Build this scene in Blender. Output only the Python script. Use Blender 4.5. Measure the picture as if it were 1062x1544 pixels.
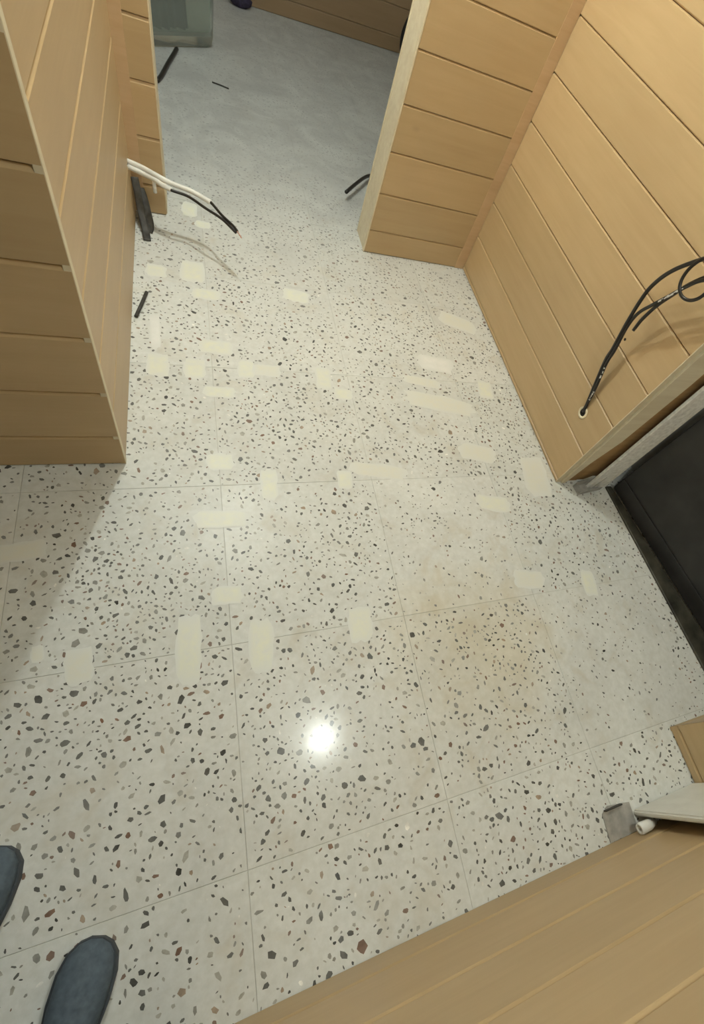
import bpy, bmesh, math, random
from mathutils import Vector, Matrix, noise
C = bpy.context.scene
for o in list(bpy.data.objects): bpy.data.objects.remove(o)
col = C.collection
rnd = random.Random(7)

# ------------------------------------------------------------------ camera
cam_d = bpy.data.cameras.new('camera'); cam = bpy.data.objects.new('camera', cam_d); col.objects.link(cam)
cam_d.sensor_fit = 'VERTICAL'; cam_d.sensor_height = 36.0
cam_d.lens = 715.643 / 1544 * 36.0
cam_d.shift_x = -105.77 / 1544; cam_d.shift_y = -25.94 / 1544
cam_d.clip_start = 0.02
rv = Vector((0.508967, -0.408810, -0.158976))
cam.matrix_world = Matrix.Translation((-0.04936, -0.34002, 1.38800)) @ Matrix.Rotation(rv.length, 4, rv.normalized())
C.camera = cam

# ------------------------------------------------------------------ world and exposure
w = bpy.data.worlds.new('world'); C.world = w; w.use_nodes = True
w.node_tree.nodes['Background'].inputs[0].default_value = (0.55, 0.6, 0.65, 1)
w.node_tree.nodes['Background'].inputs[1].default_value = 0.02
vs = C.view_settings
vs.view_transform = 'Standard'; vs.look = 'None'; vs.gamma = 1.0; vs.use_curve_mapping = False
vs.exposure = 0.0
# ceiling lamps: (x, y, z, watts, colour, radius)
CEIL = 2.35
LAMPS = [(0.10, 1.62, 2.20, 56, (0.93, 1.0, 0.95), 0.030, 'round ceiling lamp over the middle of the corridor'),
         (0.59, -0.18, 2.20, 23, (0.93, 1.0, 0.95), 0.017, 'round ceiling lamp above the entrance end of the corridor'),
         (0.55, 3.60, 2.20, 9, (0.86, 0.97, 1.0), 0.06, 'added unseen round ceiling lamp filling the back room')]  # unseen lamp, added to lift the back room with weak cool light

# ------------------------------------------------------------------ helpers
def link(o, parent=None):
    col.objects.link(o)
    if parent is not None: o.parent = parent
    return o
def tag(o, label=None, cat=None, group=None, kind=None):
    for k, v in (('label', label), ('category', cat), ('group', group), ('kind', kind)):
        if v: o[k] = v
    return o
def mesh_obj(name, bm, mat, parent=None, smooth=False):
    me = bpy.data.meshes.new(name)
    bmesh.ops.recalc_face_normals(bm, faces=bm.faces)
    bm.to_mesh(me); bm.free()
    mats = mat if isinstance(mat, (list, tuple)) else [mat]
    for m in mats: me.materials.append(m)
    if smooth:
        for p in me.polygons: p.use_smooth = True
    return link(bpy.data.objects.new(name, me), parent)
def empty(name, loc=(0, 0, 0), rz=0):
    o = bpy.data.objects.new(name, None); o.location = loc; o.rotation_euler = (0, 0, rz)
    o.empty_display_size = 0.05
    return link(o)
def add_box(bm, lo, hi, M=None, bevel=0, mi=0):
    r = bmesh.ops.create_cube(bm, size=1)
    vs_ = r['verts']
    for v in vs_:
        v.co = Vector([(lo[i] + hi[i]) / 2 + v.co[i] * (hi[i] - lo[i]) for i in range(3)])
        if M is not None: v.co = M @ v.co
    if bevel:
        es = list({e for v in vs_ for e in v.link_edges})
        bmesh.ops.bevel(bm, geom=es, offset=bevel, segments=2, affect='EDGES', profile=0.5)
    return bm
def box(lo, hi, M=None, bevel=0):
    return add_box(bmesh.new(), lo, hi, M, bevel)
def spline(pts, n=8):
    P = [Vector(p) for p in pts]; out = []
    for i in range(len(P) - 1):
        a = P[i - 1] if i else P[i] * 2 - P[i + 1]
        b, c = P[i], P[i + 1]
        d = P[i + 2] if i + 2 < len(P) else P[i + 1] * 2 - P[i]
        for k in range(n):
            t = k / n
            out.append(0.5 * ((2 * b) + (c - a) * t + (2 * a - 5 * b + 4 * c - d) * t * t + (3 * b - a - 3 * c + d) * t ** 3))
    out.append(P[-1]); return out
def add_tube(bm, pts, r, seg=10, cap=True, flat=None):
    """swept tube; r a number or list; flat=(wx, wy) gives an oval ribbon section"""
    n = len(pts); rings = []
    T = [(pts[min(i + 1, n - 1)] - pts[max(i - 1, 0)]).normalized() for i in range(n)]
    ref = Vector((0, 0, 1)) if abs(T[0].z) < 0.9 else Vector((1, 0, 0))
    N = (ref - T[0] * ref.dot(T[0])).normalized()
    for i in range(n):
        N = (N - T[i] * N.dot(T[i])).normalized(); B = T[i].cross(N)
        rr = r[i] if isinstance(r, (list, tuple)) else r
        a, b = (rr, rr) if flat is None else (rr * flat[0], rr * flat[1])
        rings.append([bm.verts.new(pts[i] + N * a * math.cos(2 * math.pi * k / seg) + B * b * math.sin(2 * math.pi * k / seg)) for k in range(seg)])
    for i in range(n - 1):
        for k in range(seg):
            bm.faces.new((rings[i][k], rings[i][(k + 1) % seg], rings[i + 1][(k + 1) % seg], rings[i + 1][k]))
    if cap:
        bm.faces.new(rings[0][::-1]); bm.faces.new(rings[-1])
    return bm
def prism(pts, axis_vec):
    """closed polygon (3D points) extruded by axis_vec"""
    bm = bmesh.new(); v = Vector(axis_vec)
    a = [bm.verts.new(p) for p in pts]; b = [bm.verts.new(Vector(p) + v) for p in pts]
    bm.faces.new(a); bm.faces.new(b[::-1]); n = len(a)
    for i in range(n): bm.faces.new((a[i], b[i], b[(i + 1) % n], a[(i + 1) % n]))
    return bm

# ------------------------------------------------------------------ materials
def new_mat(name):
    m = bpy.data.materials.new(name); m.use_nodes = True
    nt = m.node_tree; b = nt.nodes['Principled BSDF']
    return m, nt, b
def nd(nt, t, **kw):
    n = nt.nodes.new(t)
    for k, v in kw.items(): setattr(n, k, v)
    return n
def mixc(nt, fac, a, b, mode='MIX'):
    n = nd(nt, 'ShaderNodeMix', data_type='RGBA', blend_type=mode)
    for i, v in ((0, fac), (6, a), (7, b)):
        if isinstance(v, bpy.types.NodeSocket): nt.links.new(v, n.inputs[i])
        else: n.inputs[i].default_value = v if i == 0 else (*v, 1)
    return n.outputs[2]
def math_n(nt, op, a, b=None, c=None, clamp=False):
    n = nd(nt, 'ShaderNodeMath', operation=op, use_clamp=clamp)
    for i, v in enumerate((a, b, c)):
        if v is None: continue
        if isinstance(v, bpy.types.NodeSocket): nt.links.new(v, n.inputs[i])
        else: n.inputs[i].default_value = v
    return n.outputs[0]
def ramp(nt, v, stops, interp='LINEAR'):
    n = nd(nt, 'ShaderNodeValToRGB'); cr = n.color_ramp; cr.interpolation = interp
    while len(cr.elements) < len(stops): cr.elements.new(0.5)
    for e, (p, c) in zip(cr.elements, stops): e.position = p; e.color = (*c, 1) if len(c) == 3 else c
    nt.links.new(v, n.inputs[0]); return n.outputs[0]
def noise_n(nt, vec, scale, detail=3, rough=0.55, dist=0):
    n = nd(nt, 'ShaderNodeTexNoise'); n.inputs['Scale'].default_value = scale
    n.inputs['Detail'].default_value = detail; n.inputs['Roughness'].default_value = rough
    n.inputs['Distortion'].default_value = dist
    if vec is not None: nt.links.new(vec, n.inputs['Vector'])
    return n.outputs['Fac']
def simple(name, c, rough=0.5, metal=0, var=0.06, scale=18, **kw):
    m, nt, b = new_mat(name)
    g = nd(nt, 'ShaderNodeNewGeometry')
    f = noise_n(nt, g.outputs['Position'], scale)
    lo = tuple(x * (1 - var * 2) for x in c); hi = tuple(min(1, x * (1 + var * 2)) for x in c)
    nt.links.new(ramp(nt, f, [(0.25, lo), (0.75, hi)]), b.inputs['Base Color'])
    b.inputs['Roughness'].default_value = rough; b.inputs['Metallic'].default_value = metal
    for k, v in kw.items(): b.inputs[k.replace('_', ' ')].default_value = v
    return m

def wood(name, c, var=0.035, rough=0.42):
    m, nt, b = new_mat(name)
    tc = nd(nt, 'ShaderNodeTexCoord'); oi = nd(nt, 'ShaderNodeObjectInfo')
    off = nd(nt, 'ShaderNodeVectorMath', operation='SCALE'); nt.links.new(oi.outputs['Random'], off.inputs['Scale'])
    off.inputs[0].default_value = (13.1, 7.7, 5.3)
    add = nd(nt, 'ShaderNodeVectorMath', operation='ADD'); nt.links.new(tc.outputs['Object'], add.inputs[0]); nt.links.new(off.outputs[0], add.inputs[1])
    mp = nd(nt, 'ShaderNodeMapping'); mp.inputs['Scale'].default_value = (1.6, 22, 22); nt.links.new(add.outputs[0], mp.inputs[0])
    fine = noise_n(nt, mp.outputs[0], 1.6, 4, 0.6, 0.6)
    mp2 = nd(nt, 'ShaderNodeMapping'); mp2.inputs['Scale'].default_value = (2.2, 3.5, 3.5); nt.links.new(add.outputs[0], mp2.inputs[0])
    broad = noise_n(nt, mp2.outputs[0], 1.5, 2, 0.5)
    v = nd(nt, 'ShaderNodeTexVoronoi'); v.inputs['Scale'].default_value = 2.3; v.inputs['Randomness'].default_value = 1.0
    mp3 = nd(nt, 'ShaderNodeMapping'); mp3.inputs['Scale'].default_value = (1.0, 0.0, 1.7); nt.links.new(add.outputs[0], mp3.inputs[0])
    nt.links.new(mp3.outputs[0], v.inputs['Vector'])
    knot = ramp(nt, v.outputs['Distance'], [(0.0, (1, 1, 1)), (0.022, (0.5, 0.5, 0.5)), (0.06, (0, 0, 0))])
    dk = tuple(x * (1 - var * (1.2 + 0.6 * i)) for i, x in enumerate(c)); lt = tuple(min(1, x * (1 + var)) for x in c)
    c1 = ramp(nt, fine, [(0.3, dk), (0.7, lt)])
    c2 = ramp(nt, broad, [(0.3, (0.965, 0.955, 0.94)), (0.7, (1.03, 1.03, 1.03))])
    cc = mixc(nt, 1.0, c1, c2, 'MULTIPLY')
    cc = mixc(nt, math_n(nt, 'MULTIPLY', knot, 0.38), cc, tuple(x * 0.45 for x in c))
    pr = ramp(nt, oi.outputs['Random'], [(0, (0.93, 0.93, 0.92)), (1, (1.05, 1.04, 1.03))])
    cc = mixc(nt, 1.0, cc, pr, 'MULTIPLY')
    nt.links.new(cc, b.inputs['Base Color'])
    b.inputs['Roughness'].default_value = rough
    bp = nd(nt, 'ShaderNodeBump'); bp.inputs['Strength'].default_value = 0.06; bp.inputs['Distance'].default_value = 0.002
    nt.links.new(fine, bp.inputs['Height']); nt.links.new(bp.outputs[0], b.inputs['Normal'])
    return m

WOOD = (0.530, 0.388, 0.215)
M_wood = wood('tan_wood', WOOD)
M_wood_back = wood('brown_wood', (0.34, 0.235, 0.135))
M_trim = wood('tan_trim', (0.555, 0.392, 0.232), 0.06)
M_edge = wood('pale_panel_edge', (0.72, 0.65, 0.48), 0.05, 0.6)
M_raw = wood('raw_timber', (0.76, 0.70, 0.54), 0.06, 0.75)
M_stud = wood('stud_timber', (0.40, 0.26, 0.12), 0.14, 0.7)
M_groove = simple('groove_backing_wood', (0.33, 0.20, 0.10), 0.7)  # darker brown wood of the backing behind the boards
M_wallpaint = simple('plain_wall', (0.55, 0.53, 0.48), 0.8)
M_ceil = simple('ceiling_paint', (0.66, 0.66, 0.64), 0.9)
M_plaster = simple('grey_post_paint', (0.84, 0.84, 0.81), 0.85, 0, 0.10, 60)
M_black = simple('black_door', (0.022, 0.021, 0.020), 0.38, 0, 0.35, 6)
M_cable = simple('black_cable', (0.018, 0.016, 0.014), 0.32)
M_white_pvc = simple('white_conduit', (0.78, 0.78, 0.74), 0.35)
M_white_panel = simple('white_panel_paint', (0.80, 0.80, 0.75), 0.4, 0, 0.03)
M_galv = simple('galvanised_metal', (0.46, 0.45, 0.42), 0.42, 0.35, 0.12, 40)
M_rubber = simple('dark_rubber', (0.045, 0.043, 0.038), 0.6, 0, 0.3, 40)
M_print = simple('white_print', (0.75, 0.75, 0.72), 0.6)
M_copper = simple('bare_wire', (0.75, 0.42, 0.32), 0.35, 0.6)
M_hole = simple('dark_hole', (0.012, 0.009, 0.006), 0.9)
M_bundle = simple('dark_blue_cloth', (0.03, 0.022, 0.05), 0.8, 0, 0.4, 50)

def floor_mat(name, base, kind):
    """polished terrazzo: binder or one chip colour, with worn dusty film growing towards the back room"""
    m, nt, b = new_mat(name)
    g = nd(nt, 'ShaderNodeNewGeometry'); P = g.outputs['Position']
    oi = nd(nt, 'ShaderNodeObjectInfo')
    sp = nd(nt, 'ShaderNodeSeparateXYZ'); nt.links.new(P, sp.inputs[0])
    n1 = noise_n(nt, P, 3.2, 4, 0.6); n2 = noise_n(nt, P, 55, 3, 0.6); n3 = noise_n(nt, P, 9, 3, 0.55, 0.8)
    if kind == 'base':
        c = ramp(nt, n1, [(0.3, tuple(x * 0.93 for x in base)), (0.7, tuple(x * 1.05 for x in base))])
        c = mixc(nt, 1.0, c, ramp(nt, n2, [(0.35, (0.94, 0.94, 0.93)), (0.65, (1.04, 1.04, 1.05))]), 'MULTIPLY')
        c = mixc(nt, math_n(nt, 'MULTIPLY', ramp(nt, n3, [(0.55, (0, 0, 0)), (0.75, (1, 1, 1))]), 0.35), c, (0.60, 0.53, 0.38))
        # an old ochre stain with a ragged outline in front of the entrance door
        dd = nd(nt, 'ShaderNodeVectorMath', operation='DISTANCE'); nt.links.new(P, dd.inputs[0]); dd.inputs[1].default_value = (0.74, -0.12, 0)
        st = math_n(nt, 'MULTIPLY_ADD', n3, 0.45, math_n(nt, 'MULTIPLY_ADD', n1, 0.5, math_n(nt, 'MULTIPLY', dd.outputs['Value'], -1.35)))
        c = mixc(nt, math_n(nt, 'MULTIPLY', ramp(nt, st, [(0.0, (0, 0, 0)), (0.40, (1, 1, 1))]), 0.42), c, (0.62, 0.52, 0.30))
        pr = ramp(nt, oi.outputs['Random'], [(0, (0.955, 0.955, 0.95)), (0.5, (1, 0.985, 0.975)), (1, (1.03, 1.03, 1.03))])
        c = mixc(nt, 1.0, c, pr, 'MULTIPLY')
    else:
        c = ramp(nt, n2, [(0.3, tuple(x * 0.75 for x in base)), (0.7, tuple(x * 1.3 for x in base))])
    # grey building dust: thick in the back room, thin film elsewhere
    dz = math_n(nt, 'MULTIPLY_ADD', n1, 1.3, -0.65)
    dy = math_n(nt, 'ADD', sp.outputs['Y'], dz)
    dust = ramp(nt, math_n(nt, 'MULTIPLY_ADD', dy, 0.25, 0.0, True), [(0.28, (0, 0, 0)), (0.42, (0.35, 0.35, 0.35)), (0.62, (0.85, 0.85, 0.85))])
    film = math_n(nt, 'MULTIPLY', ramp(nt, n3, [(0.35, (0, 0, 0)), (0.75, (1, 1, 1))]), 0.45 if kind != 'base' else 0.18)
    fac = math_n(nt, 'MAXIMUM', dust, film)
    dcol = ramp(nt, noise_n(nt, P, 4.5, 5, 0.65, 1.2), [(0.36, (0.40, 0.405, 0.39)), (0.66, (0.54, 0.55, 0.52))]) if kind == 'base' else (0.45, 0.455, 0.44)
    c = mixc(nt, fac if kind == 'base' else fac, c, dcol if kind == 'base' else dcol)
    nt.links.new(c, b.inputs['Base Color'])
    # polish: bright under the feet at the entrance, duller where the dust lies
    pol = math_n(nt, 'MULTIPLY_ADD', sp.outputs['Y'], 0.9, 0.42, True)
    r = math_n(nt, 'MULTIPLY_ADD', pol, 0.34, 0.09)
    r = math_n(nt, 'ADD', r, math_n(nt, 'MULTIPLY_ADD', n3, 0.10, -0.05))
    nt.links.new(r, b.inputs['Roughness'])
    b.inputs['Specular IOR Level'].default_value = 0.3
    bp = nd(nt, 'ShaderNodeBump'); bp.inputs['Strength'].default_value = 0.05; bp.inputs['Distance'].default_value = 0.002
    nt.links.new(noise_n(nt, P, 30, 3), bp.inputs['Height']); nt.links.new(bp.outputs[0], b.inputs['Normal'])
    return m
BINDER = (0.73, 0.745, 0.71)
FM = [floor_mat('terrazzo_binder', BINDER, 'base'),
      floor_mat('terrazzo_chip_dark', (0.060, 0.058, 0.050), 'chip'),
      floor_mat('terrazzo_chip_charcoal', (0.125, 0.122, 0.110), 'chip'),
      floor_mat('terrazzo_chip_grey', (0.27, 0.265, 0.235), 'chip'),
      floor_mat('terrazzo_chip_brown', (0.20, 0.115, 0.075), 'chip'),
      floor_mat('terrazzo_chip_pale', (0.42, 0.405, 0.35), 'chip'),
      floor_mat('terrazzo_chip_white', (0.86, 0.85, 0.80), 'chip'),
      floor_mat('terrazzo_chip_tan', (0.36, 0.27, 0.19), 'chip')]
M_bed = simple('joint_grout', (0.50, 0.485, 0.42), 0.8)

def residue_mat(name, c, lo, hi, sc=38):
    """dried adhesive film, thin enough in places and at its rim to take on the colour of the binder"""
    m, nt, b = new_mat(name)
    tc = nd(nt, 'ShaderNodeTexCoord'); g = nd(nt, 'ShaderNodeNewGeometry')
    n = noise_n(nt, g.outputs['Position'], sc, 4, 0.55)
    sp = nd(nt, 'ShaderNodeSeparateXYZ'); nt.links.new(tc.outputs['Generated'], sp.inputs[0])
    ex = math_n(nt, 'ABSOLUTE', math_n(nt, 'MULTIPLY_ADD', sp.outputs['X'], 2, -1))
    ey = math_n(nt, 'ABSOLUTE', math_n(nt, 'MULTIPLY_ADD', sp.outputs['Y'], 2, -1))
    e = math_n(nt, 'ADD', math_n(nt, 'MAXIMUM', ex, ey), math_n(nt, 'MULTIPLY_ADD', n, 0.5, -0.25))
    edge = ramp(nt, e, [(0.55, (1, 1, 1)), (1.0, (0, 0, 0))])
    body = ramp(nt, n, [(0.30, (lo, lo, lo)), (0.66, (hi, hi, hi))])
    nt.links.new(mixc(nt, math_n(nt, 'MULTIPLY', edge, body), BINDER, c), b.inputs['Base Color'])
    b.inputs['Roughness'].default_value = 0.42
    return m
M_res = [residue_mat('yellow_adhesive_residue', (0.79, 0.795, 0.655), 0.15, 0.95),
         residue_mat('beige_adhesive_smear', (0.755, 0.745, 0.64), 0.3, 0.9),
         residue_mat('white_plaster_smear', (0.84, 0.84, 0.81), 0.4, 0.9)]

# ------------------------------------------------------------------ floor: terrazzo tiles 0.5 m
bm = box((-2.0, -2.7, -0.05), (2.6, 5.6, -0.0018))
floor = mesh_obj('floor', bm, M_bed); tag(floor, 'pale terrazzo tiled floor', kind='structure')
T = 0.5
SPARSE = {(1, 0): 0.55, (2, -1): 0.5, (2, 0): 0.9, (1, -1): 0.95, (-1, 0): 1.35, (0, 0): 1.0, (-1, -1): 1.15, (0, -1): 1.05}
def chip_poly(r, L, asp):
    k = r.choice((5, 5, 6, 7)); a0 = r.uniform(0, 6.28); rot = r.uniform(0, 6.28); pts = []
    for i in range(k):
        a = a0 + (i + r.uniform(-0.28, 0.28)) * 2 * math.pi / k
        q = r.uniform(0.78, 1.12) * L / 2
        x, y = q * math.cos(a), q * math.sin(a) * asp
        pts.append((x * math.cos(rot) - y * math.sin(rot), x * math.sin(rot) + y * math.cos(rot)))
    return pts
def make_tile(ix, iy):
    r = random.Random(ix * 131 + iy * 977 + 5)
    J = 0.0004
    x0, x1, y0, y1 = J, T - J, J, T - J
    top = r.uniform(-0.0004, 0.0004); c = 0.0006
    V = []; Fc = []; Mi = []
    def ring(a, z):
        b = len(V); V.extend([(x0 + a, y0 + a, z), (x1 - a, y0 + a, z), (x1 - a, y1 - a, z), (x0 + a, y1 - a, z)]); return b
    a = ring(0, -0.0016); b_ = ring(0, top - c); d = ring(c, top)
    for p, q in ((a, b_), (b_, d)):
        for i in range(4): Fc.append((p + i, p + (i + 1) % 4, q + (i + 1) % 4, q + i)); Mi.append(0)
    Fc.append((d, d + 1, d + 2, d + 3)); Mi.append(0)
    visible = -4 < ix < 4 and -3 <= iy <= 9
    if visible:
        dens = SPARSE.get((ix, iy), r.uniform(0.85, 1.15))
        n = int(480 * dens)
        cl = [(r.uniform(0, T), r.uniform(0, T), r.uniform(0.05, 0.12)) for _ in range(7)]
        grid = {}
        placed = 0; tries = 0
        while placed < n and tries < n * 12:
            tries += 1
            if r.random() < 0.35:
                cx, cy, s = r.choice(cl); x, y = r.gauss(cx, s), r.gauss(cy, s)
            else: x, y = r.uniform(0, T), r.uniform(0, T)
            u = r.random()
            if u < 0.05: L = r.uniform(0.017, 0.026)
            elif u < 0.48: L = r.uniform(0.010, 0.017)
            else: L = r.uniform(0.005, 0.010)
            if dens < 0.7: L *= 0.72
            L *= 1.07; m = L * 0.58
            if not (m < x < T - m and m < y < T - m): continue
            key = (int(x / 0.03), int(y / 0.03)); ok = True
            for gx in (-1, 0, 1):
                for gy in (-1, 0, 1):
                    for (px, py, pl) in grid.get((key[0] + gx, key[1] + gy), ()):
                        if (px - x) ** 2 + (py - y) ** 2 < ((pl + L) * 0.5) ** 2: ok = False
            if not ok: continue
            grid.setdefault(key, []).append((x, y, L)); placed += 1
            t = r.random()
            mi = 1 if t < 0.30 else 2 if t < 0.54 else 3 if t < 0.74 else 5 if t < 0.85 else 4 if t < 0.935 else 7 if t < 0.975 else 6
            if mi == 6: L *= 0.7
            bI = len(V)
            pl = chip_poly(r, L, r.uniform(0.36, 0.85))
            for (px, py) in pl: V.append((x + px, y + py, top + 0.00012))
            Fc.append(tuple(range(bI, bI + len(pl)))); Mi.append(mi)
    me = bpy.data.meshes.new('terrazzo_tile')
    me.from_pydata(V, [], Fc); me.polygons.foreach_set('material_index', Mi)
    for m in FM: me.materials.append(m)
    me.update()
    o = bpy.data.objects.new('terrazzo_tile', me); o.location = (ix * T, iy * T, 0)
    link(o, floor)
for ix in range(-4, 5):
    for iy in range(-5, 11): make_tile(ix, iy)

RES = [(0.019, 1.101, 0.056, 0.033, -3), (-0.171, 0.993, 0.033, 0.049, 0), (-0.057, 0.987, 0.032, 0.044, -2), (0.117, 0.999, 0.028, 0.043, -5), (0.019, 0.883, 0.049, 0.023, -3), (0.401, 0.976, 0.029, 0.055, -5), (0.467, 0.898, 0.035, 0.026, -4), (0.004, 0.589, 0.038, 0.03, -3), (0.146, 0.495, 0.025, 0.055, -3), (-0.005, 0.381, 0.069, 0.028, -3), (0.533, 0.538, 0.101, 0.029, -9), (0.402, 0.506, 0.026, 0.036, -6), (0.834, 0.987, 0.079, 0.024, -10), (0.886, 0.871, 0.152, 0.042, -12), (1.142, 0.96, 0.035, 0.052, -10), (0.981, 0.61, 0.078, 0.04, -14), (1.222, 0.492, 0.058, 0.094, -8), (0.971, 0.373, 0.067, 0.032, -12), (-0.003, 0.139, 0.039, 0.026, -4), (-0.103, 0.006, 0.028, 0.084, -2), (0.074, -0.014, 0.031, 0.067, -5), (-0.34, 0.009, 0.028, 0.041, 3), (-0.423, 0.054, 0.012, 0.019, 5), (0.359, -0.002, 0.035, 0.049, -4), (1.007, 0.055, 0.059, 0.032, -12), (1.265, 0.007, 0.03, 0.049, -10), (-0.047, 1.934, 0.031, 0.055, -2), (0.003, 1.839, 0.031, 0.024, -2), (-0.177, 1.489, 0.034, 0.034, 0), (-0.049, 1.513, 0.042, 0.062, -2), (-0.004, 1.385, 0.05, 0.029, -2), (0.354, 1.444, 0.054, 0.037, -7), (-0.482, 0.323, 0.05, 0.026, 6)]
def patch(x, y, hx, hy, ang, mat, r):
    V = []; n = 22
    for i in range(n):
        a = 2 * math.pi * i / n; cx, sy = math.cos(a), math.sin(a)
        k = 1 / max(abs(cx), abs(sy)) ** 0.7 * r.uniform(0.86, 1.08)
        V.append((cx * k * hx, sy * k * hy, 0))
    me = bpy.data.meshes.new('adhesive_residue'); me.from_pydata(V, [], [tuple(range(n))]); me.materials.append(mat)
    o = bpy.data.objects.new('adhesive_residue', me); o.location = (x, y, 0.0008 + r.uniform(0, 0.0003)); o.rotation_euler = (0, 0, math.radians(ang))
    return link(o, floor)
rr = random.Random(3)
SMEAR = {13, 12, 10, 15, 16, 21, 22, 32, 24}
for i, (x, y, hx, hy, a) in enumerate(RES): patch(x, y, hx * 1.1, hy * 1.1, a, M_res[1 if i in SMEAR else 0], rr)
patch(0.19, 1.0, 0.05, 0.03, -4, M_res[1], rr)
patch(-0.18, 1.16, 0.018, 0.095, 2, M_res[2], rr)
patch(0.93, 1.10, 0.09, 0.05, -10, M_res[2], rr)
patch(1.137, 1.395, 0.11, 0.05, -20, M_res[1], rr)

# ------------------------------------------------------------------ panelled walls
PITCH = 0.178
def plank_mesh(L, h, th=0.013, ch=0.0085, dp=0.0066, gap=0.0006):
    bm = bmesh.new()
    # small under-cut at the lower edge, wide sloping shoulder at the upper edge
    prof = [(-th, gap), (-dp, gap), (-0.0012, gap + 0.0028), (0, gap + 0.0048), (0, h - gap - ch), (-0.0010, h - gap - ch * 0.78), (-dp * 0.85, h - gap), (-th, h - gap)]
    a = [bm.verts.new((0, p[0], p[1])) for p in prof]; b = [bm.verts.new((L, p[0], p[1])) for p in prof]
    n = len(prof)
    for i in range(n): bm.faces.new((a[i], a[(i + 1) % n], b[(i + 1) % n], b[i]))
    bm.faces.new(a[::-1]); bm.faces.new(b)
    bmesh.ops.recalc_face_normals(bm, faces=bm.faces)
    me = bpy.data.meshes.new('plank'); bm.to_mesh(me); bm.free(); return me
def planks(parent, p0, p1, zs, mat, top=CEIL, name='plank', ch=0.0085):
    """horizontal boards from p0 to p1 (plan view); boards face the left-hand normal (-dy,dx) rotated so +n is outwards: n = (dy,-dx)"""
    d = Vector((p1[0] - p0[0], p1[1] - p0[1])); L = d.length; ang = math.atan2(d.y, d.x)
    edges = [0.0] + list(zs)
    while edges[-1] < top - 0.02: edges.append(min(top, edges[-1] + PITCH))
    cache = {}
    for z0, z1 in zip(edges, edges[1:]):
        h = round(z1 - z0, 4)
        if h not in cache:
            me = plank_mesh(L, h, ch=ch); me.materials.append(mat); cache[h] = me
        o = bpy.data.objects.new(name, cache[h]); o.location = (p0[0], p0[1], z0)
        o.rotation_euler = (0, 0, ang); link(o, parent)
# local y of a plank points along (-sin, cos): front face (y=0) looks towards +y local, i.e. left of travel direction
def zlist(z0, n=40, pitch=PITCH): return [z0 + k * pitch for k in range(n) if z0 + k * pitch < CEIL - 0.05]
def structure(name, bm, mat, label=None):
    o = mesh_obj(name, bm, mat); o['kind'] = 'structure'
    if label: o['label'] = label
    return o
XL, YA, YS, YP, XR, YE, YF = -0.257, 0.587, 1.860, 1.847, 1.314, 0.460, -0.733
BK = 0.0135   # backing starts this far behind the board faces

# left block: front (facing the entrance) and side (facing the corridor, slightly out of square)
XS = -0.250
wl = structure('wall_left', prism([(-1.70, YA + BK, 0), (XL - BK, YA + BK, 0), (XS - BK, YS + BK, 0), (-1.70, YS + BK, 0)], (0, 0, CEIL)), M_groove, 'tan board wall block left of the corridor')
planks(wl, (XL - 0.0005, YA), (-1.70, YA), zlist(0.132), M_wood)
planks(wl, (XS, YS), (XL, YA + 0.019), [0.222] + zlist(0.400), M_wood)
bm = box((XL - 0.0132, YA + 0.0004, 0), (XL + 0.0012, YA + 0.0185, CEIL), None, 0.0012)
o = mesh_obj('corner_trim', bm, M_edge, wl); o['label'] = 'pale corner edge strip'
# return beside the doorway
wr = structure('wall_left_return', box((-1.70, YS + BK, 0), (-0.1385, YS + 0.17, CEIL)), M_raw, 'narrow board return left of the doorway')
planks(wr, (-0.138, YS), (-0.213, YS), zlist(0.116, 40, 0.177), M_wood)
mesh_obj('corner_trim', box((XS - 0.012, YS - 0.001, 0), (-0.2128, YS + 0.0125, CEIL), None, 0.001), M_trim, wr)
mesh_obj('panel_edge', box((-0.1384, YS + 0.0135, 0), (-0.1340, YS + 0.17, CEIL), None, 0.001), M_edge, wr)
# partition right of the doorway
wp = structure('wall_right_return', box((0.7435, YP + BK, 0), (2.45, YP + 0.175, CEIL)), M_raw, 'board partition right of the doorway')
planks(wp, (1.262, YP), (0.744, YP), zlist(0.116, 40, 0.176), M_wood, ch=0.0045)
mesh_obj('corner_trim', box((1.2622, YP - 0.001, 0), (XR, YP + 0.0125, CEIL), None, 0.001), M_trim, wp)
mesh_obj('panel_edge', box((0.7375, YP - 0.0004, 0), (0.7436, YP + 0.020, CEIL), None, 0.0015), M_edge, wp)['label'] = 'pale raw front edge of the panel'
mesh_obj('panel_edge', box((0.7385, YP + 0.163, 0), (0.7434, YP + 0.176, CEIL), None, 0.0015), M_edge, wp)
mesh_obj('end_board', box((0.7415, YP + 0.0205, 0), (0.7434, YP + 0.1625, CEIL)), M_raw, wp)['label'] = 'pale raw timber end board'
# right wall with its bare end
wR = structure('wall_right', box((XR + BK, YE + 0.002, 0), (XR + 0.118, YP - 0.0005, CEIL)), M_stud, 'long tan board wall right of the corridor')
planks(wR, (XR, YE), (XR, YP - 0.0015), [0.018] + zlist(0.197, 40, 0.1765), M_wood, ch=0.0042)
mesh_obj('panel_edge', box((XR + 0.0005, YE - 0.0035, 0), (XR + 0.026, YE + 0.0005, CEIL), None, 0.001), M_edge, wR)
bm = prism([(XR + 0.0275, 0, 0), (XR + 0.047, 0, 0), (XR + 0.070, 0, 0.16), (XR + 0.108, 0, 0.30), (XR + 0.126, 0, 0.62), (XR + 0.128, 0, CEIL), (XR + 0.0275, 0, CEIL)], (0, 0.012, 0))
for v in bm.verts: v.co.y += YE - 0.0115
bmesh.ops.bevel(bm, geom=list(bm.edges), offset=0.0015, segments=1, affect='EDGES')
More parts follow.
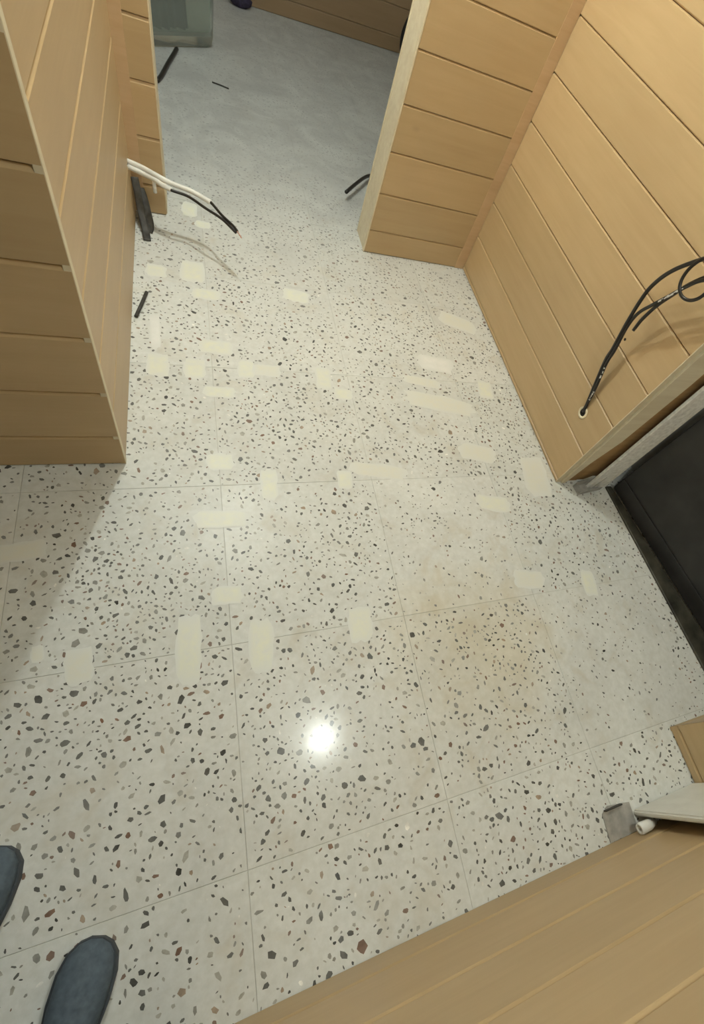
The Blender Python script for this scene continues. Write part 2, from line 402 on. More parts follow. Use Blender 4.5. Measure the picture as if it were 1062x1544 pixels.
mesh_obj('batten', bm, M_raw, wR)['label'] = 'split pale timber batten on the wall end'
mesh_obj('stud', box((XR + 0.120, YE + 0.004, 0), (XR + 0.255, YE + 0.06, CEIL), None, 0.002), M_stud, wR)
# grey painted post between the wall end and the black door
post = structure('trim_1', box((1.470, 0.420, 0), (1.577, 0.434, CEIL), None, 0.003), M_plaster, 'grey painted door post at the end of the right wall')
# entrance wall behind the camera
wf = structure('wall_front', box((-0.109, -0.90, 0), (1.75, YF - BK, CEIL)), M_groove, 'tan board wall along the bottom edge of the view')
planks(wf, (-0.110, YF), (1.3425, YF), zlist(0.097, 40, 0.180), M_wood)
# right wall stub below the black door
wn = structure('wall_right_near', box((1.343 + BK, YF + 0.0005, 0), (1.80, -0.518 - BK, CEIL)), M_groove, 'short tan board wall stub beside the black door')
planks(wn, (1.343, YF + 0.001), (1.343, -0.518), [0.036] + zlist(0.214), M_wood)
planks(wn, (1.3435, -0.518), (1.80, -0.518), [0.036] + zlist(0.214), M_wood)

# back room
a0, a1 = Vector((-1.35, 4.360)), Vector((2.45, 4.818))
nb = Vector((-(a1 - a0).y, (a1 - a0).x)).normalized()
wb = structure('wall_back', prism([(*(a0 + nb * BK), 0), (*(a1 + nb * BK), 0), (*(a1 + nb * 0.15), 0), (*(a0 + nb * 0.15), 0)], (0, 0, CEIL)), M_groove, 'brown board wall at the far end of the back room')
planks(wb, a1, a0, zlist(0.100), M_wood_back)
structure('wall_back_left', box((-1.70, YS + 0.171, 0), (-1.36, 4.358, CEIL)), M_wallpaint)
structure('wall_back_right', box((2.452, YP + 0.176, 0), (2.55, 4.80, CEIL)), M_wallpaint)
# rest of the entrance end, behind and left of the camera
structure('wall_far_left', box((-1.85, -2.5, 0), (-1.702, YA, CEIL)), M_wallpaint)
structure('wall_rear', box((-1.70, -2.65, 0), (1.8, -2.5, CEIL)), M_wallpaint)
structure('wall_far_right', box((1.802, -2.5, 0), (1.95, YP - 0.002, CEIL)), M_wallpaint)
structure('ceiling', box((-1.85, -2.65, CEIL + 0.001), (2.6, 5.6, CEIL + 0.1)), M_ceil)

# ------------------------------------------------------------------ black entrance door
door = empty('door_1', (1.612, 0.412, 0), math.radians(8.2)); door['kind'] = 'structure'; door['label'] = 'black entrance door on the right side'
# local axes: -y runs along the leaf towards the camera, +x outwards
bm = box((0.001, -0.93, 0.012), (0.045, 0.0, 2.05), None, 0.003)
mesh_obj('door_leaf', bm, M_black, door)
mesh_obj('bottom_rail', box((-0.004, -0.92, 0.014), (0.0, -0.004, 0.085), None, 0.0015), M_black, door)
bm = prism([(1.573, 0.418, 0), (1.604, 0.418, 0), (1.745, -0.517, 0), (1.626, -0.517, 0)], (0, 0, 0.011))
bmesh.ops.bevel(bm, geom=list(bm.edges), offset=0.002, segments=1, affect='EDGES')
th = mesh_obj('trim_2', bm, None or simple('worn_black_threshold', (0.05, 0.047, 0.035), 0.45, 0.2, 0.45, 14)); th['kind'] = 'structure'; th['label'] = 'worn black threshold strip under the black door'

# ------------------------------------------------------------------ cables on the right wall
def px(pts, d):   # points (y, z) on the wall plane with stand-off d
    return [Vector((XR - dd, y, z)) for (y, z), dd in zip(pts, d)]
hole = empty('wall_grommet', (XR, 0.600, 0.287)); tag(hole, 'pale round cable grommet near the lower end of the right board wall', 'grommet')
bm = bmesh.new(); rings = []
for rad, x in ((0.0235, 0.0002), (0.0235, -0.0025), (0.0215, -0.0035), (0.0150, -0.0030), (0.0140, 0.0004)):
    rings.append([bm.verts.new((x, rad * math.cos(2 * math.pi * k / 24), rad * 1.05 * math.sin(2 * math.pi * k / 24))) for k in range(24)])
for i in range(4):
    for k in range(24): bm.faces.new((rings[i][k], rings[i][(k + 1) % 24], rings[i + 1][(k + 1) % 24], rings[i + 1][k]))
mesh_obj('rim', bm, simple('pale_grommet', (0.78, 0.70, 0.50), 0.45), hole, True)
bm = bmesh.new(); bmesh.ops.create_cone(bm, cap_ends=True, segments=24, radius1=0.0148, radius2=0.0148, depth=0.0012)
for v in bm.verts: v.co = Vector((v.co.z - 0.0007, v.co.x, v.co.y))
mesh_obj('opening', bm, M_hole, hole)
bm = bmesh.new(); bmesh.ops.create_cone(bm, cap_ends=True, segments=10, radius1=0.005, radius2=0.005, depth=0.0008)
for v in bm.verts: v.co = Vector((v.co.z + XR - 0.0004, v.co.x + 0.684, v.co.y + 0.583))
mesh_obj('screw_hole', bm, M_hole, wR)

A = px([(0.598, 0.290), (0.630, 0.394), (0.657, 0.504), (0.662, 0.559), (0.676, 0.652), (0.680, 0.736), (0.677, 0.796), (0.650, 0.866), (0.591, 0.946), (0.52, 1.02), (0.44, 1.06)],
       [0.001, 0.018, 0.040, 0.048, 0.063, 0.080, 0.088, 0.095, 0.100, 0.10, 0.09])
c1 = mesh_obj('black_cable', add_tube(bmesh.new(), spline(A), 0.0062, 12), M_cable, None, True)
tag(c1, 'long black cable arching up out of the grommet in the right wall', 'cable')
B = px([(0.604, 0.288), (0.620, 0.391), (0.646, 0.501), (0.652, 0.560), (0.670, 0.643), (0.664, 0.705), (0.634, 0.762), (0.603, 0.819), (0.578, 0.868), (0.545, 0.915), (0.47, 0.98)],
       [0.001, 0.017, 0.038, 0.046, 0.056, 0.067, 0.078, 0.086, 0.092, 0.098, 0.10])
c2 = mesh_obj('black_cable', add_tube(bmesh.new(), spline(B), 0.0055, 12), M_cable, None, True)
tag(c2, 'black printed cable running below the arching one from the same grommet', 'cable')
Cc = px([(0.640, 0.657), (0.640, 0.704), (0.626, 0.766), (0.608, 0.816), (0.578, 0.884), (0.536, 0.940), (0.46, 1.00)], [0.058, 0.062, 0.070, 0.0745, 0.081, 0.086, 0.09])
c3 = mesh_obj('black_cable', add_tube(bmesh.new(), spline(Cc), 0.0056, 12), M_cable, None, True)
tag(c3, 'short cut black cable with loose end hanging free off the right wall', 'cable')
loop = [Vector((XR - 0.118 + 0.004 * math.sin(2 * a), 0.545 + 0.047 * math.cos(a), 0.915 + 0.058 * math.sin(a))) for a in [math.pi * 2 * k / 40 for k in range(41)]]
c4 = mesh_obj('cable_loop', add_tube(bmesh.new(), loop, 0.0048, 10, False), M_cable, None, True)
tag(c4, 'round loop of black cable tied about the hanging cables', 'cable')
# white factory print on the cables: small flecks on the sheath
def flecks(pts, r, seg, n, seed, parent, off=0.3):
    q = random.Random(seed); sp = spline(pts, 24); bm = bmesh.new()
    i0, i1 = int(len(sp) * seg[0]), int(len(sp) * seg[1])
    view = Vector((-0.7, -0.45, 0.55)).normalized()
    for k in range(n):
        i = int(i0 + (i1 - i0) * k / n); t = (sp[i + 1] - sp[i]).normalized()
        nrm = (view - t * view.dot(t)).normalized(); s = t.cross(nrm)
        for dash in range(2):
            if q.random() < 0.3: continue
            ctr = sp[i] + nrm * (r * 1.02) + s * (dash * 0.0024 - 0.001 + q.uniform(-0.0006, 0.0006)); h, ww = q.uniform(0.0020, 0.0042), q.uniform(0.0009, 0.0017)
            Mx = Matrix((( *t, 0), (*s, 0), (*nrm, 0), (0, 0, 0, 1))).transposed(); Mx.translation = ctr
            add_box(bm, (-h, -ww, -0.0004), (h, ww, 0.0004), Mx)
    o = mesh_obj('white_print', bm, M_print, parent); o['kind'] = 'stuff'; o['label'] = 'worn white lettering on the sheath'
flecks(B, 0.0055, (0.64, 0.80), 14, 2, c2)
flecks(B, 0.0055, (0.06, 0.105), 6, 4, c2)
flecks(B, 0.0055, (0.15, 0.195), 7, 5, c2)

# ------------------------------------------------------------------ white conduits and strips in the left corner
cb = []
W1 = [(-0.252, 1.800, 0.226), (-0.205, 1.785, 0.222), (-0.163, 1.752, 0.224), (-0.105, 1.728, 0.216), (-0.040, 1.712, 0.211), (0.029, 1.674, 0.204)]
K1 = [(0.000, 1.690, 0.207), (0.029, 1.674, 0.204), (0.067, 1.607, 0.200), (0.104, 1.555, 0.198), (0.116, 1.528, 0.197)]
W2 = [(-0.250, 1.790, 0.212), (-0.205, 1.770, 0.209), (-0.166, 1.745, 0.210), (-0.140, 1.722, 0.208), (-0.107, 1.702, 0.206)]
K2 = [(-0.140, 1.722, 0.208), (-0.107, 1.700, 0.206), (-0.050, 1.686, 0.203), (0.010, 1.634, 0.200), (0.066, 1.588, 0.197), (0.112, 1.526, 0.191)]
def vv(L): return [Vector(p) for p in L]
e1 = mesh_obj('white_conduit', add_tube(bmesh.new(), spline(vv(W1)), 0.0092, 12), M_white_pvc, None, True)
tag(e1, 'longer white conduit poking out of the left corner beside the doorway', 'conduit')
o = mesh_obj('wire', add_tube(bmesh.new(), spline(vv(K1)), 0.0052, 10), M_cable, e1, True); o['label'] = 'black wire end'
o = mesh_obj('bare_tip', add_tube(bmesh.new(), vv([(0.114, 1.532, 0.197), (0.124, 1.512, 0.194), (0.130, 1.500, 0.190)]), 0.0022, 8), M_copper, e1, True); o['label'] = 'bare reddish wire tip'
e2 = mesh_obj('white_conduit', add_tube(bmesh.new(), spline(vv(W2)), 0.0092, 12), M_white_pvc, None, True)
tag(e2, 'shorter white conduit under the longer one in the left corner', 'conduit')
o = mesh_obj('wire', add_tube(bmesh.new(), spline(vv(K2)), 0.0052, 10), M_cable, e2, True); o['label'] = 'black wire end'
o = mesh_obj('clip', add_tube(bmesh.new(), vv([(-0.166, 1.745, 0.212), (-0.166, 1.742, 0.19), (-0.165, 1.742, 0.160)]), 0.0065, 8), M_white_pvc, e2, True)

S1 = [(-0.238, 1.838, 0.150), (-0.232, 1.815, 0.110), (-0.226, 1.775, 0.060), (-0.214, 1.72, 0.014), (-0.208, 1.665, 0.004)]
s1 = mesh_obj('rubber_strip', add_tube(bmesh.new(), spline(vv(S1)), 0.011, 10, True, (0.35, 1.3)), M_rubber, None, True)
tag(s1, 'long dark rubber strip trailing down the left corner onto the floor', 'strip')
S2 = [(-0.226, 1.845, 0.105), (-0.217, 1.825, 0.085), (-0.206, 1.79, 0.042), (-0.200, 1.755, 0.012), (-0.206, 1.72, 0.006)]
s2 = mesh_obj('rubber_strip', add_tube(bmesh.new(), spline(vv(S2)), 0.015, 10, True, (0.4, 1.2)), M_rubber, None, True)
tag(s2, 'short wide dark rubber strip bunched in the left corner', 'strip')
bm = add_tube(bmesh.new(), vv([(-0.240, 1.217, 0.0065), (-0.222, 1.29, 0.0065), (-0.208, 1.352, 0.0065)]), 0.0065, 8)
st = mesh_obj('cable_offcut', bm, M_rubber, None, True); tag(st, 'short dark cable offcut lying beside the left board wall', 'offcut')

# cable behind the partition
bm = add_tube(bmesh.new(), spline(vv([(0.96, 2.60, 0.012), (0.88, 2.50, 0.040), (0.80, 2.385, 0.052), (0.716, 2.268, 0.050)])), 0.0095, 10)
pc = mesh_obj('black_cable', bm, M_cable, None, True); tag(pc, 'stub of black cable poking out behind the right partition', 'cable')

# ------------------------------------------------------------------ back room things
def rounded(hx, hy, r, n=6):
    out = []
    for sx, sy, a0_ in ((1, 1, 0), (-1, 1, 90), (-1, -1, 180), (1, -1, 270)):
        for k in range(n + 1):
            a = math.radians(a0_ + 90 * k / n); out.append((sx * (hx - r) + r * math.cos(a), sy * (hy - r) + r * math.sin(a)))
    return out
mg, nt, b = new_mat('cloudy_green_plastic')
b.inputs['Base Color'].default_value = (0.82, 0.88, 0.82, 1); b.inputs['Roughness'].default_value = 0.10; b.inputs['Transmission Weight'].default_value = 0.82; b.inputs['IOR'].default_value = 1.3
tub = empty('plastic_container', (-0.132, 3.65, 0), math.radians(36)); tag(tub, 'cloudy grey-green plastic container standing in the back room', 'container')
bm = bmesh.new(); lev = []
for z, s in ((0.0, 0.90), (0.012, 0.97), (0.05, 1.0), (0.40, 1.03), (0.43, 1.06), (0.43, 1.0), (0.10, 0.96), (0.055, 0.93)):
    lev.append([bm.verts.new((x * s, y * s, z)) for x, y in rounded(0.240, 0.150, 0.040)])
n = len(lev[0])
for i in range(len(lev) - 1):
    for k in range(n): bm.faces.new((lev[i][k], lev[i][(k + 1) % n], lev[i + 1][(k + 1) % n], lev[i + 1][k]))
bm.faces.new(lev[0][::-1]); bm.faces.new(lev[-1])
mesh_obj('body', bm, mg, tub, True)
bm = bmesh.new(); pr = []
for k in range(61):
    t = k / 60; pr.append((-0.20 + 0.28 * t, -0.105 + 0.018 * math.sin(t * 34) + 0.01 * math.sin(t * 11)))
va = [bm.verts.new((x, y, 0.07)) for x, y in pr]; vb = [bm.verts.new((x, y + 0.02, 0.40)) for x, y in pr]
va2 = [bm.verts.new((x, y + 0.006, 0.07)) for x, y in pr]; vb2 = [bm.verts.new((x, y + 0.026, 0.40)) for x, y in pr]
for i in range(60):
    bm.faces.new((va[i], va[i + 1], vb[i + 1], vb[i])); bm.faces.new((va2[i], vb2[i], vb2[i + 1], va2[i + 1]))
    bm.faces.new((vb[i], vb[i + 1], vb2[i + 1], vb2[i])); bm.faces.new((va[i], va2[i], va2[i + 1], va[i + 1]))
bm.faces.new((va[0], vb[0], vb2[0], va2[0])); bm.faces.new((va[-1], va2[-1], vb2[-1], vb[-1]))
o = mesh_obj('wrinkled_liner', bm, simple('dark_green_film', (0.045, 0.085, 0.062), 0.25), tub, True); o['label'] = 'dark green wrinkled liner inside'
bm = add_tube(bmesh.new(), spline(vv([(-0.17, 3.02, 0.011), (-0.150, 3.09, 0.011), (-0.118, 3.25, 0.011), (-0.085, 3.40, 0.011), (-0.070, 3.475, 0.011)])), 0.011, 10)
bc = mesh_obj('black_cable', bm, M_cable, None, True); tag(bc, 'black cable on the back room floor in front of the plastic container', 'cable')
bm = add_tube(bmesh.new(), vv([(0.106, 3.203, 0.004), (0.150, 3.195, 0.004), (0.193, 3.18, 0.004)]), 0.004, 8)
o = mesh_obj('wire_scrap', bm, M_rubber, None, True); tag(o, 'tiny dark wire scrap on the dusty back room floor', 'scrap')
hk = []
for k in range(33):
    a = math.radians(95 + 200 * k / 32); hk.append(Vector((1.665 + 0.085 * math.cos(a), 4.60 + 0.02 * math.cos(a), 0.165 + 0.150 * math.sin(a))))
hc = mesh_obj('cable_coil', add_tube(bmesh.new(), hk, 0.014, 10), M_cable, None, True); tag(hc, 'dark cable coil against the brown back wall behind the partition', 'cable')
bm = bmesh.new(); bmesh.ops.create_icosphere(bm, subdivisions=3, radius=1)
for v in bm.verts:
    k = 1 + 0.18 * noise.noise(v.co * 2.1); v.co = Vector((v.co.x * 0.075 * k, v.co.y * 0.045 * k, max(0, 0.035 + v.co.z * 0.042 * k)))
    v.co += Vector((0.355, 4.50, 0.0))
bd = mesh_obj('cloth_bundle', bm, M_bundle, None, True); tag(bd, 'small dark blue bundle at the foot of the brown back wall', 'bundle')

# ------------------------------------------------------------------ metal brackets, white panel
def channel(L, w_, h, t, bev=0.0006):
    pr = [(0, 0), (w_, 0), (w_, h), (w_ - t, h), (w_ - t, t), (t, t), (t, h * 0.75), (0, h * 0.75)]
    bm = prism([(0, y, z) for y, z in pr], (L, 0, 0)); return bm
br = mesh_obj('metal_channel', channel(0.135, 0.045, 0.030, 0.0025), M_galv)
br.location = (1.402, 0.388, 0.0008); br.rotation_euler = (0, 0, math.radians(8)); tag(br, 'small bent galvanised channel on the floor by the right wall end', 'bracket')
bm = prism([(1.435, 0.4555, 0.0), (1.500, 0.4185, 0.0), (1.515, 0.4195, 0.085), (1.468, 0.445, 0.060)], (0.001, -0.002, 0))
fp = mesh_obj('metal_flap', bm, M_galv); tag(fp, 'torn metal flap bent up against the grey door post', 'bracket')
bm = prism([(0.952, -0.7320, 0.0008), (1.062, -0.7320, 0.0008), (1.066, -0.662, 0.0008), (0.985, -0.650, 0.0008), (0.958, -0.664, 0.0008)], (0, 0, 0.003))
mp_ = mesh_obj('metal_plate', bm, M_galv); tag(mp_, 'flat grey metal plate on the floor at the end of the white board', 'plate')
mesh_obj('upturned_lip', box((0.966, -0.660, 0.0035), (1.030, -0.656, 0.016), None, 0.0008), M_rubber, mp_)['label'] = 'dark upturned lip'

bm = prism([(1.068, -0.684, 0.0008), (1.341, -0.684, 0.0008), (1.341, -0.684, 1.10), (0.945, -0.684, 1.10)], (0, -0.016, 0))
bmesh.ops.bevel(bm, geom=list(bm.edges), offset=0.005, segments=3, affect='EDGES')
wpn = mesh_obj('white_board', bm, M_white_panel); tag(wpn, 'white board standing on edge against the board wall at lower right', 'board')
tb = bmesh.new(); rg = []
for x, r_ in ((1.022, 0.0075), (1.022, 0.0135), (1.030, 0.0150), (1.060, 0.0135), (1.085, 0.0070), (1.085, 0.0001)):
    rg.append([tb.verts.new((x, -0.7165 + r_ * math.cos(2 * math.pi * k / 18), 0.058 + r_ * math.sin(2 * math.pi * k / 18))) for k in range(18)])
bk_ = [tb.verts.new((1.055, -0.7165 + 0.006 * math.cos(2 * math.pi * k / 18), 0.058 + 0.006 * math.sin(2 * math.pi * k / 18))) for k in range(18)]
for i in range(5):
    for k in range(18): tb.faces.new((rg[i][k], rg[i][(k + 1) % 18], rg[i + 1][(k + 1) % 18], rg[i + 1][k]))
for k in range(18): tb.faces.new((bk_[k], bk_[(k + 1) % 18], rg[0][(k + 1) % 18], rg[0][k]))
tb.faces.new(bk_)
mesh_obj('pipe_end', tb, M_white_pvc, wpn, True)['label'] = 'open white pipe end behind the panel edge'

# ------------------------------------------------------------------ lamps on the ceiling (out of frame; the back-room one is added fill)
M_lamp, nt, b = new_mat('lamp_diffuser'); b.inputs['Emission Color'].default_value = (1, 0.93, 0.8, 1); b.inputs['Emission Strength'].default_value = 2.0
for x, y, z, watts, c, rad, lab in LAMPS:
    e = empty('ceiling_lamp', (x, y, CEIL)); tag(e, lab, 'lamp')
    bm = bmesh.new(); bmesh.ops.create_cone(bm, cap_ends=True, segments=28, radius1=0.075, radius2=0.085, depth=0.03)
    for v in bm.verts: v.co.z -= 0.0155
    mesh_obj('housing', bm, M_white_pvc, e)
    bm = bmesh.new(); bmesh.ops.create_cone(bm, cap_ends=True, segments=28, radius1=0.055, radius2=0.06, depth=0.008)
    for v in bm.verts: v.co.z -= 0.0345
    mesh_obj('diffuser', bm, M_lamp, e)
    ld = bpy.data.lights.new('lamp_light', 'POINT'); ld.energy = watts; ld.color = c; ld.shadow_soft_size = rad
    lo = bpy.data.objects.new('lamp_light', ld); lo.location = (0, 0, z - CEIL); link(lo, e)

# ------------------------------------------------------------------ the person taking the picture (only the shoe tips are in frame)
def skin(nodes, edges, sub=2):
    """nodes: {name: (Vector, radius)}; grows one smooth surface and returns a bmesh"""
    names = list(nodes); me = bpy.data.meshes.new('tmp')
    me.from_pydata([tuple(nodes[n][0]) for n in names], [(names.index(a), names.index(b)) for a, b in edges], [])
    o = bpy.data.objects.new('tmp', me); col.objects.link(o)
    sm = o.modifiers.new('s', 'SKIN'); sm.use_smooth_shade = True
    for i, n in enumerate(names):
        q = nodes[n][1]; me.skin_vertices[0].data[i].radius = q if isinstance(q, tuple) else (q, q)
    me.skin_vertices[0].data[0].use_root = True
    ss = o.modifiers.new('u', 'SUBSURF'); ss.levels = ss.render_levels = sub
    dg = bpy.context.evaluated_depsgraph_get(); ev = o.evaluated_get(dg)
    bm = bmesh.new(); bm.from_mesh(ev.to_mesh()); ev.to_mesh_clear()
    bpy.data.objects.remove(o); bpy.data.meshes.remove(me)
    return bm
def join(a, b):
    me = bpy.data.meshes.new('j'); b.to_mesh(me); a.from_mesh(me); b.free(); bpy.data.meshes.remove(me); return a
FW = Vector((0.30, 0.954, 0)); RT = Vector((0.954, -0.30, 0)); UP = Vector((0, 0, 1)); O2 = Vector((-0.44, -0.70, 0))
def at(r, f, z): return O2 + RT * r + FW * f + UP * z
M_skin = simple('skin', (0.50, 0.32, 0.24), 0.55, 0, 0.05)
M_trouser = simple('dark_trouser_cloth', (0.020, 0.020, 0.023), 0.9)
M_jacket = simple('grey_jacket_cloth', (0.075, 0.080, 0.085), 0.9)
M_shoe = simple('blue_grey_shoe_fabric', (0.085, 0.115, 0.145), 0.8, 0, 0.12, 90)
M_sole = simple('shoe_sole', (0.05, 0.06, 0.07), 0.7)
M_hair = simple('dark_hair', (0.025, 0.018, 0.012), 0.6)
M_eye = simple('eye_white', (0.7, 0.7, 0.68), 0.2); M_lip = simple('lips', (0.42, 0.20, 0.17), 0.5)
person = empty('person', tuple(O2)); tag(person, 'person in blue-grey shoes standing at lower left, only shoe tips showing', 'person')
def onp(name, bm, mat, smooth=True):
    for v in bm.verts: v.co -= O2
    return mesh_obj(name, bm, mat, person, smooth)
toes = {1: Vector((-0.276, -0.520, 0)), -1: Vector((-0.443, -0.322, 0))}
ank = {s: toes[s] - FW * 0.215 + UP * 0.09 for s in toes}
for s in (1, -1):
    heel = toes[s] - FW * 0.275
    prof = [(0.0, 0.024, 0.050), (0.012, 0.033, 0.075), (0.05, 0.037, 0.088), (0.09, 0.037, 0.084), (0.14, 0.041, 0.070), (0.185, 0.047, 0.060), (0.225, 0.047, 0.054), (0.252, 0.040, 0.046), (0.268, 0.026, 0.036), (0.275, 0.010, 0.026)]
    bm = bmesh.new(); rg = []
    for d, hw, hh in prof:
        ring = []
        for k in range(16):
            a = 2 * math.pi * k / 16; x = hw * math.copysign(abs(math.cos(a)) ** 0.8, math.cos(a)); z = math.sin(a)
            ring.append(bm.verts.new(heel + FW * d + RT * x + UP * (0.018 + (max(z, 0) ** 0.85) * (hh - 0.018) - (0.004 if z < 0 else 0))))
        rg.append(ring)
    for i in range(len(rg) - 1):
        for k in range(16): bm.faces.new((rg[i][k], rg[i][(k + 1) % 16], rg[i + 1][(k + 1) % 16], rg[i + 1][k]))
    bm.faces.new(rg[0][::-1]); bm.faces.new(rg[-1])
    sh = onp('shoe', bm, M_shoe)
    bm = bmesh.new(); lo_, hi_ = [], []
    outl = [(d, hw * 1.06 + 0.001) for d, hw, hh in prof]
    pts = [heel + FW * (d * 1.012 - 0.002) + RT * w_ for d, w_ in outl] + [heel + FW * (d * 1.012 - 0.002) - RT * w_ for d, w_ in reversed(outl)]
    bs = prism([p - O2 + UP * 0.0006 for p in pts], (0, 0, 0.019)); bm.free()
    mesh_obj('sole', bs, M_sole, sh)
# trousers
N = {'pelvis': (at(0, 0, 0.94), (0.155, 0.115)), 'waist': (at(0, 0.01, 1.04), (0.145, 0.105))}; E_ = [('pelvis', 'waist')]
for s, k in ((1, 'r'), (-1, 'l')):
    hip = at(0.09 * s, 0, 0.86); a_ = ank[s]; kn = (hip + a_) * 0.5 + FW * 0.035
    kn.z = 0.50
    N['h' + k] = (hip, 0.088); N['k' + k] = (kn, 0.066); N['c' + k] = (kn.lerp(a_, 0.45) - FW * 0.015, 0.062); N['a' + k] = (a_ + UP * 0.02, 0.058)
    E_ += [('pelvis', 'h' + k), ('h' + k, 'k' + k), ('k' + k, 'c' + k), ('c' + k, 'a' + k)]
onp('trousers', skin(N, E_), M_trouser)
# jacket with sleeves; right arm forward to the phone, left arm hanging
CM = cam.matrix_world.to_3x3(); cr, cu, cbk = CM.col[0].copy(), CM.col[1].copy(), CM.col[2].copy(); cp = cam.matrix_world.translation.copy()
ph = cp - cu * 0.055 + cbk * 0.016
shR, shL = at(0.185, 0, 1.40), at(-0.185, 0, 1.40)
wrR = ph - cu * 0.185 + cr * 0.020 + cbk * 0.070
elR = (shR + wrR) * 0.5 - UP * 0.155 - RT * 0.02
elL = at(-0.25, -0.03, 1.13); wrL = at(-0.24, 0.06, 0.89)
N = {'belly': (at(0, 0.01, 1.12), (0.150, 0.115)), 'hem': (at(0, 0, 0.97), (0.165, 0.125)), 'chest': (at(0, 0.01, 1.29), (0.165, 0.118)), 'neck0': (at(0, -0.01, 1.43), 0.075), 'collar': (at(0, 0.0, 1.475), 0.064),
     'sr': (shR, 0.070), 'er': (elR, 0.052), 'wr': (elR.lerp(wrR, 0.88), 0.039), 'sl': (shL, 0.070), 'el': (elL, 0.052), 'wl': (elL.lerp(wrL, 0.92), 0.039)}
E_ = [('belly', 'hem'), ('belly', 'chest'), ('chest', 'neck0'), ('neck0', 'collar'), ('neck0', 'sr'), ('sr', 'er'), ('er', 'wr'), ('neck0', 'sl'), ('sl', 'el'), ('el', 'wl')]
onp('jacket', skin(N, E_), M_jacket)
# body: torso core, neck, head, forearms, hands
hc_ = at(0.02, 0.06, 1.605)
N = {'chest': (at(0, 0, 1.30), 0.08), 'neck': (at(0, 0.005, 1.46), 0.055), 'skull': (hc_ - UP * 0.05 - FW * 0.02, 0.056),
     'sr': (shR, 0.045), 'er': (elR, 0.038), 'wr': (wrR, 0.027), 'sl': (shL, 0.045), 'el': (elL, 0.038), 'wl': (wrL, 0.027)}
E_ = [('chest', 'neck'), ('neck', 'skull'), ('chest', 'sr'), ('sr', 'er'), ('er', 'wr'), ('chest', 'sl'), ('sl', 'el'), ('el', 'wl')]
body = skin(N, E_)
def hand(bm, wr, d, pn, side, curl):
    """wrist, finger direction, palm normal, thumb side (unit vectors)"""
    pc = wr + d * 0.055
    b = skin({'w': (wr - d * 0.01, (0.026, 0.020)), 'p': (wr + d * 0.035, (0.036, 0.015)), 'k': (wr + d * 0.085, (0.038, 0.012))}, [('w', 'p'), ('p', 'k')], 2)
    me_side = side; join(bm, b)
    for q, (off, ln) in enumerate(((0.030, 0.072), (0.010, 0.080), (-0.011, 0.075), (-0.031, 0.058))):
        p0 = wr + d * 0.070 + side * off * 0.85; p = [p0, wr + d * (0.094 - abs(off) * 0.15) + side * off]; ang = 0
        for j, fr in enumerate((0.45, 0.30, 0.25)):
            ang += curl * (0.6, 1.0, 0.8)[j]
            p.append(p[-1] + (d * math.cos(ang) + pn * math.sin(ang)) * ln * fr)
        join(bm, skin({str(i): (v, (0.0088, 0.0092, 0.0086, 0.0080, 0.0068)[i]) for i, v in enumerate(p)}, [(str(i), str(i + 1)) for i in range(4)], 1))
    t0 = wr + d * 0.025 + side * 0.018; t1 = wr + d * 0.050 + side * 0.044 + pn * 0.012; t2 = t1 + (d * 0.75 + side * 0.35 + pn * 0.5).normalized() * 0.032; t3 = t2 + (d * 0.9 + pn * 0.5).normalized() * 0.026
    join(bm, skin({'0': (t0, 0.013), '1': (t1, 0.0115), '2': (t2, 0.0098), '3': (t3, 0.0078)}, [('0', '1'), ('1', '2'), ('2', '3')], 1))
dR = (ph + cr * 0.016 - cu * 0.02 + cbk * 0.030 - wrR).normalized()
sdR = (-cr - dR * dR.dot(-cr)).normalized(); pnR = dR.cross(sdR)
if pnR.dot(-cbk) < 0: pnR = -pnR
hand(body, wrR, dR, pnR, sdR, 0.30)
hand(body, wrL, Vector((0.05, 0.15, -1)).normalized(), RT.copy(), FW.copy(), 0.32)
bmesh_head = bmesh.new(); bmesh.ops.create_uvsphere(bmesh_head, u_segments=28, v_segments=20, radius=1)
tilt = Matrix.Rotation(math.radians(-28), 3, RT)
def hd(x, y, z): return hc_ + tilt @ (RT * x + FW * y + UP * z)
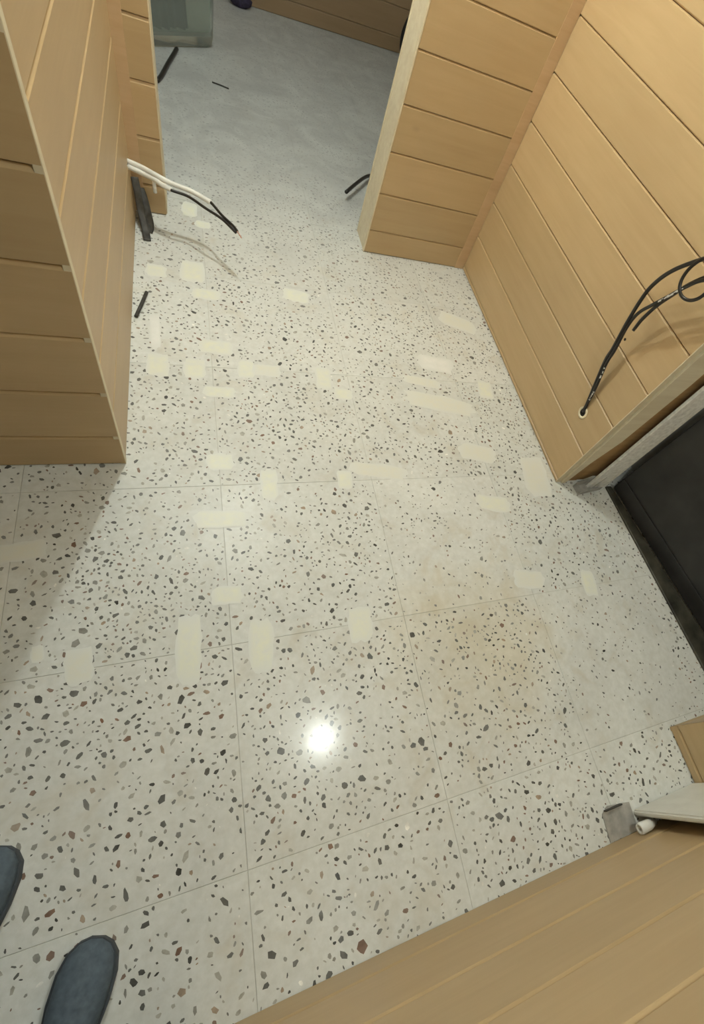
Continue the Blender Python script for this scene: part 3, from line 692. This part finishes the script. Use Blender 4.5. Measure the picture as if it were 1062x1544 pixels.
for v in bmesh_head.verts:
    x, y, z = v.co; jaw = 1 - 0.28 * max(0, -z) ** 1.3
    yy = y * 0.098 * (1 - 0.10 * max(0, -z)) + (0.012 * max(0, -z) if y > 0 else -0.004)
    nose = 0.024 * math.exp(-(x / 0.17) ** 2 - ((z + 0.18) / 0.20) ** 2) if y > 0 else 0
    eye = -0.007 * (math.exp(-((x - 0.42) / 0.2) ** 2 - ((z - 0.06) / 0.13) ** 2) + math.exp(-((x + 0.42) / 0.2) ** 2 - ((z - 0.06) / 0.13) ** 2)) if y > 0 else 0
    v.co = hd(x * 0.077 * jaw, yy + nose + eye, z * 0.118)
for s in (1, -1):
    r_ = bmesh.ops.create_icosphere(bmesh_head, subdivisions=2, radius=1)
    for v in r_['verts']: v.co = hd(0.077 * s + v.co.x * 0.010, -0.008 + v.co.y * 0.020, -0.006 + v.co.z * 0.032)
join(body, bmesh_head)
onp('body', body, M_skin)
for s in (1, -1):
    bm = bmesh.new(); bmesh.ops.create_uvsphere(bm, u_segments=12, v_segments=8, radius=0.0115)
    for v in bm.verts: v.co = v.co + hd(0.032 * s, 0.079, 0.007)
    ey = onp('eye', bm, M_eye)
    bm = bmesh.new(); bmesh.ops.create_uvsphere(bm, u_segments=10, v_segments=6, radius=0.0055)
    for v in bm.verts: v.co = v.co + hd(0.032 * s, 0.0865, 0.005) - O2
    mesh_obj('iris', bm, M_hair, ey, True)
bm = bmesh.new(); bmesh.ops.create_uvsphere(bm, u_segments=14, v_segments=8, radius=1)
for v in bm.verts: v.co = hd(v.co.x * 0.024, 0.091 + v.co.y * 0.006, -0.060 + v.co.z * 0.007)
onp('lips', bm, M_lip)
bm = bmesh.new(); bmesh.ops.create_uvsphere(bm, u_segments=24, v_segments=16, radius=1)
bmesh.ops.delete(bm, geom=[v for v in bm.verts if v.co.z < -0.35 or (v.co.y > 0.35 and v.co.z < 0.55)], context='VERTS')
for v in bm.verts: v.co = hd(v.co.x * 0.083, v.co.y * 0.105 - 0.004, v.co.z * 0.124 + 0.004)
onp('hair', bm, M_hair)
bm = box((-0.037, -0.075, 0), (0.037, 0.075, 0.008), None, 0.0035)
Mp = Matrix.Translation(cp - cu * 0.055 - cr * 0.015 + cbk * 0.012) @ Matrix((( *cr, 0), (*cu, 0), (*cbk, 0), (0, 0, 0, 1))).transposed()
for v in bm.verts: v.co = Mp @ v.co
tag(mesh_obj('phone', bm, simple('black_glass', (0.01, 0.01, 0.012), 0.15)), 'black phone held out in the right hand of the person', 'phone')
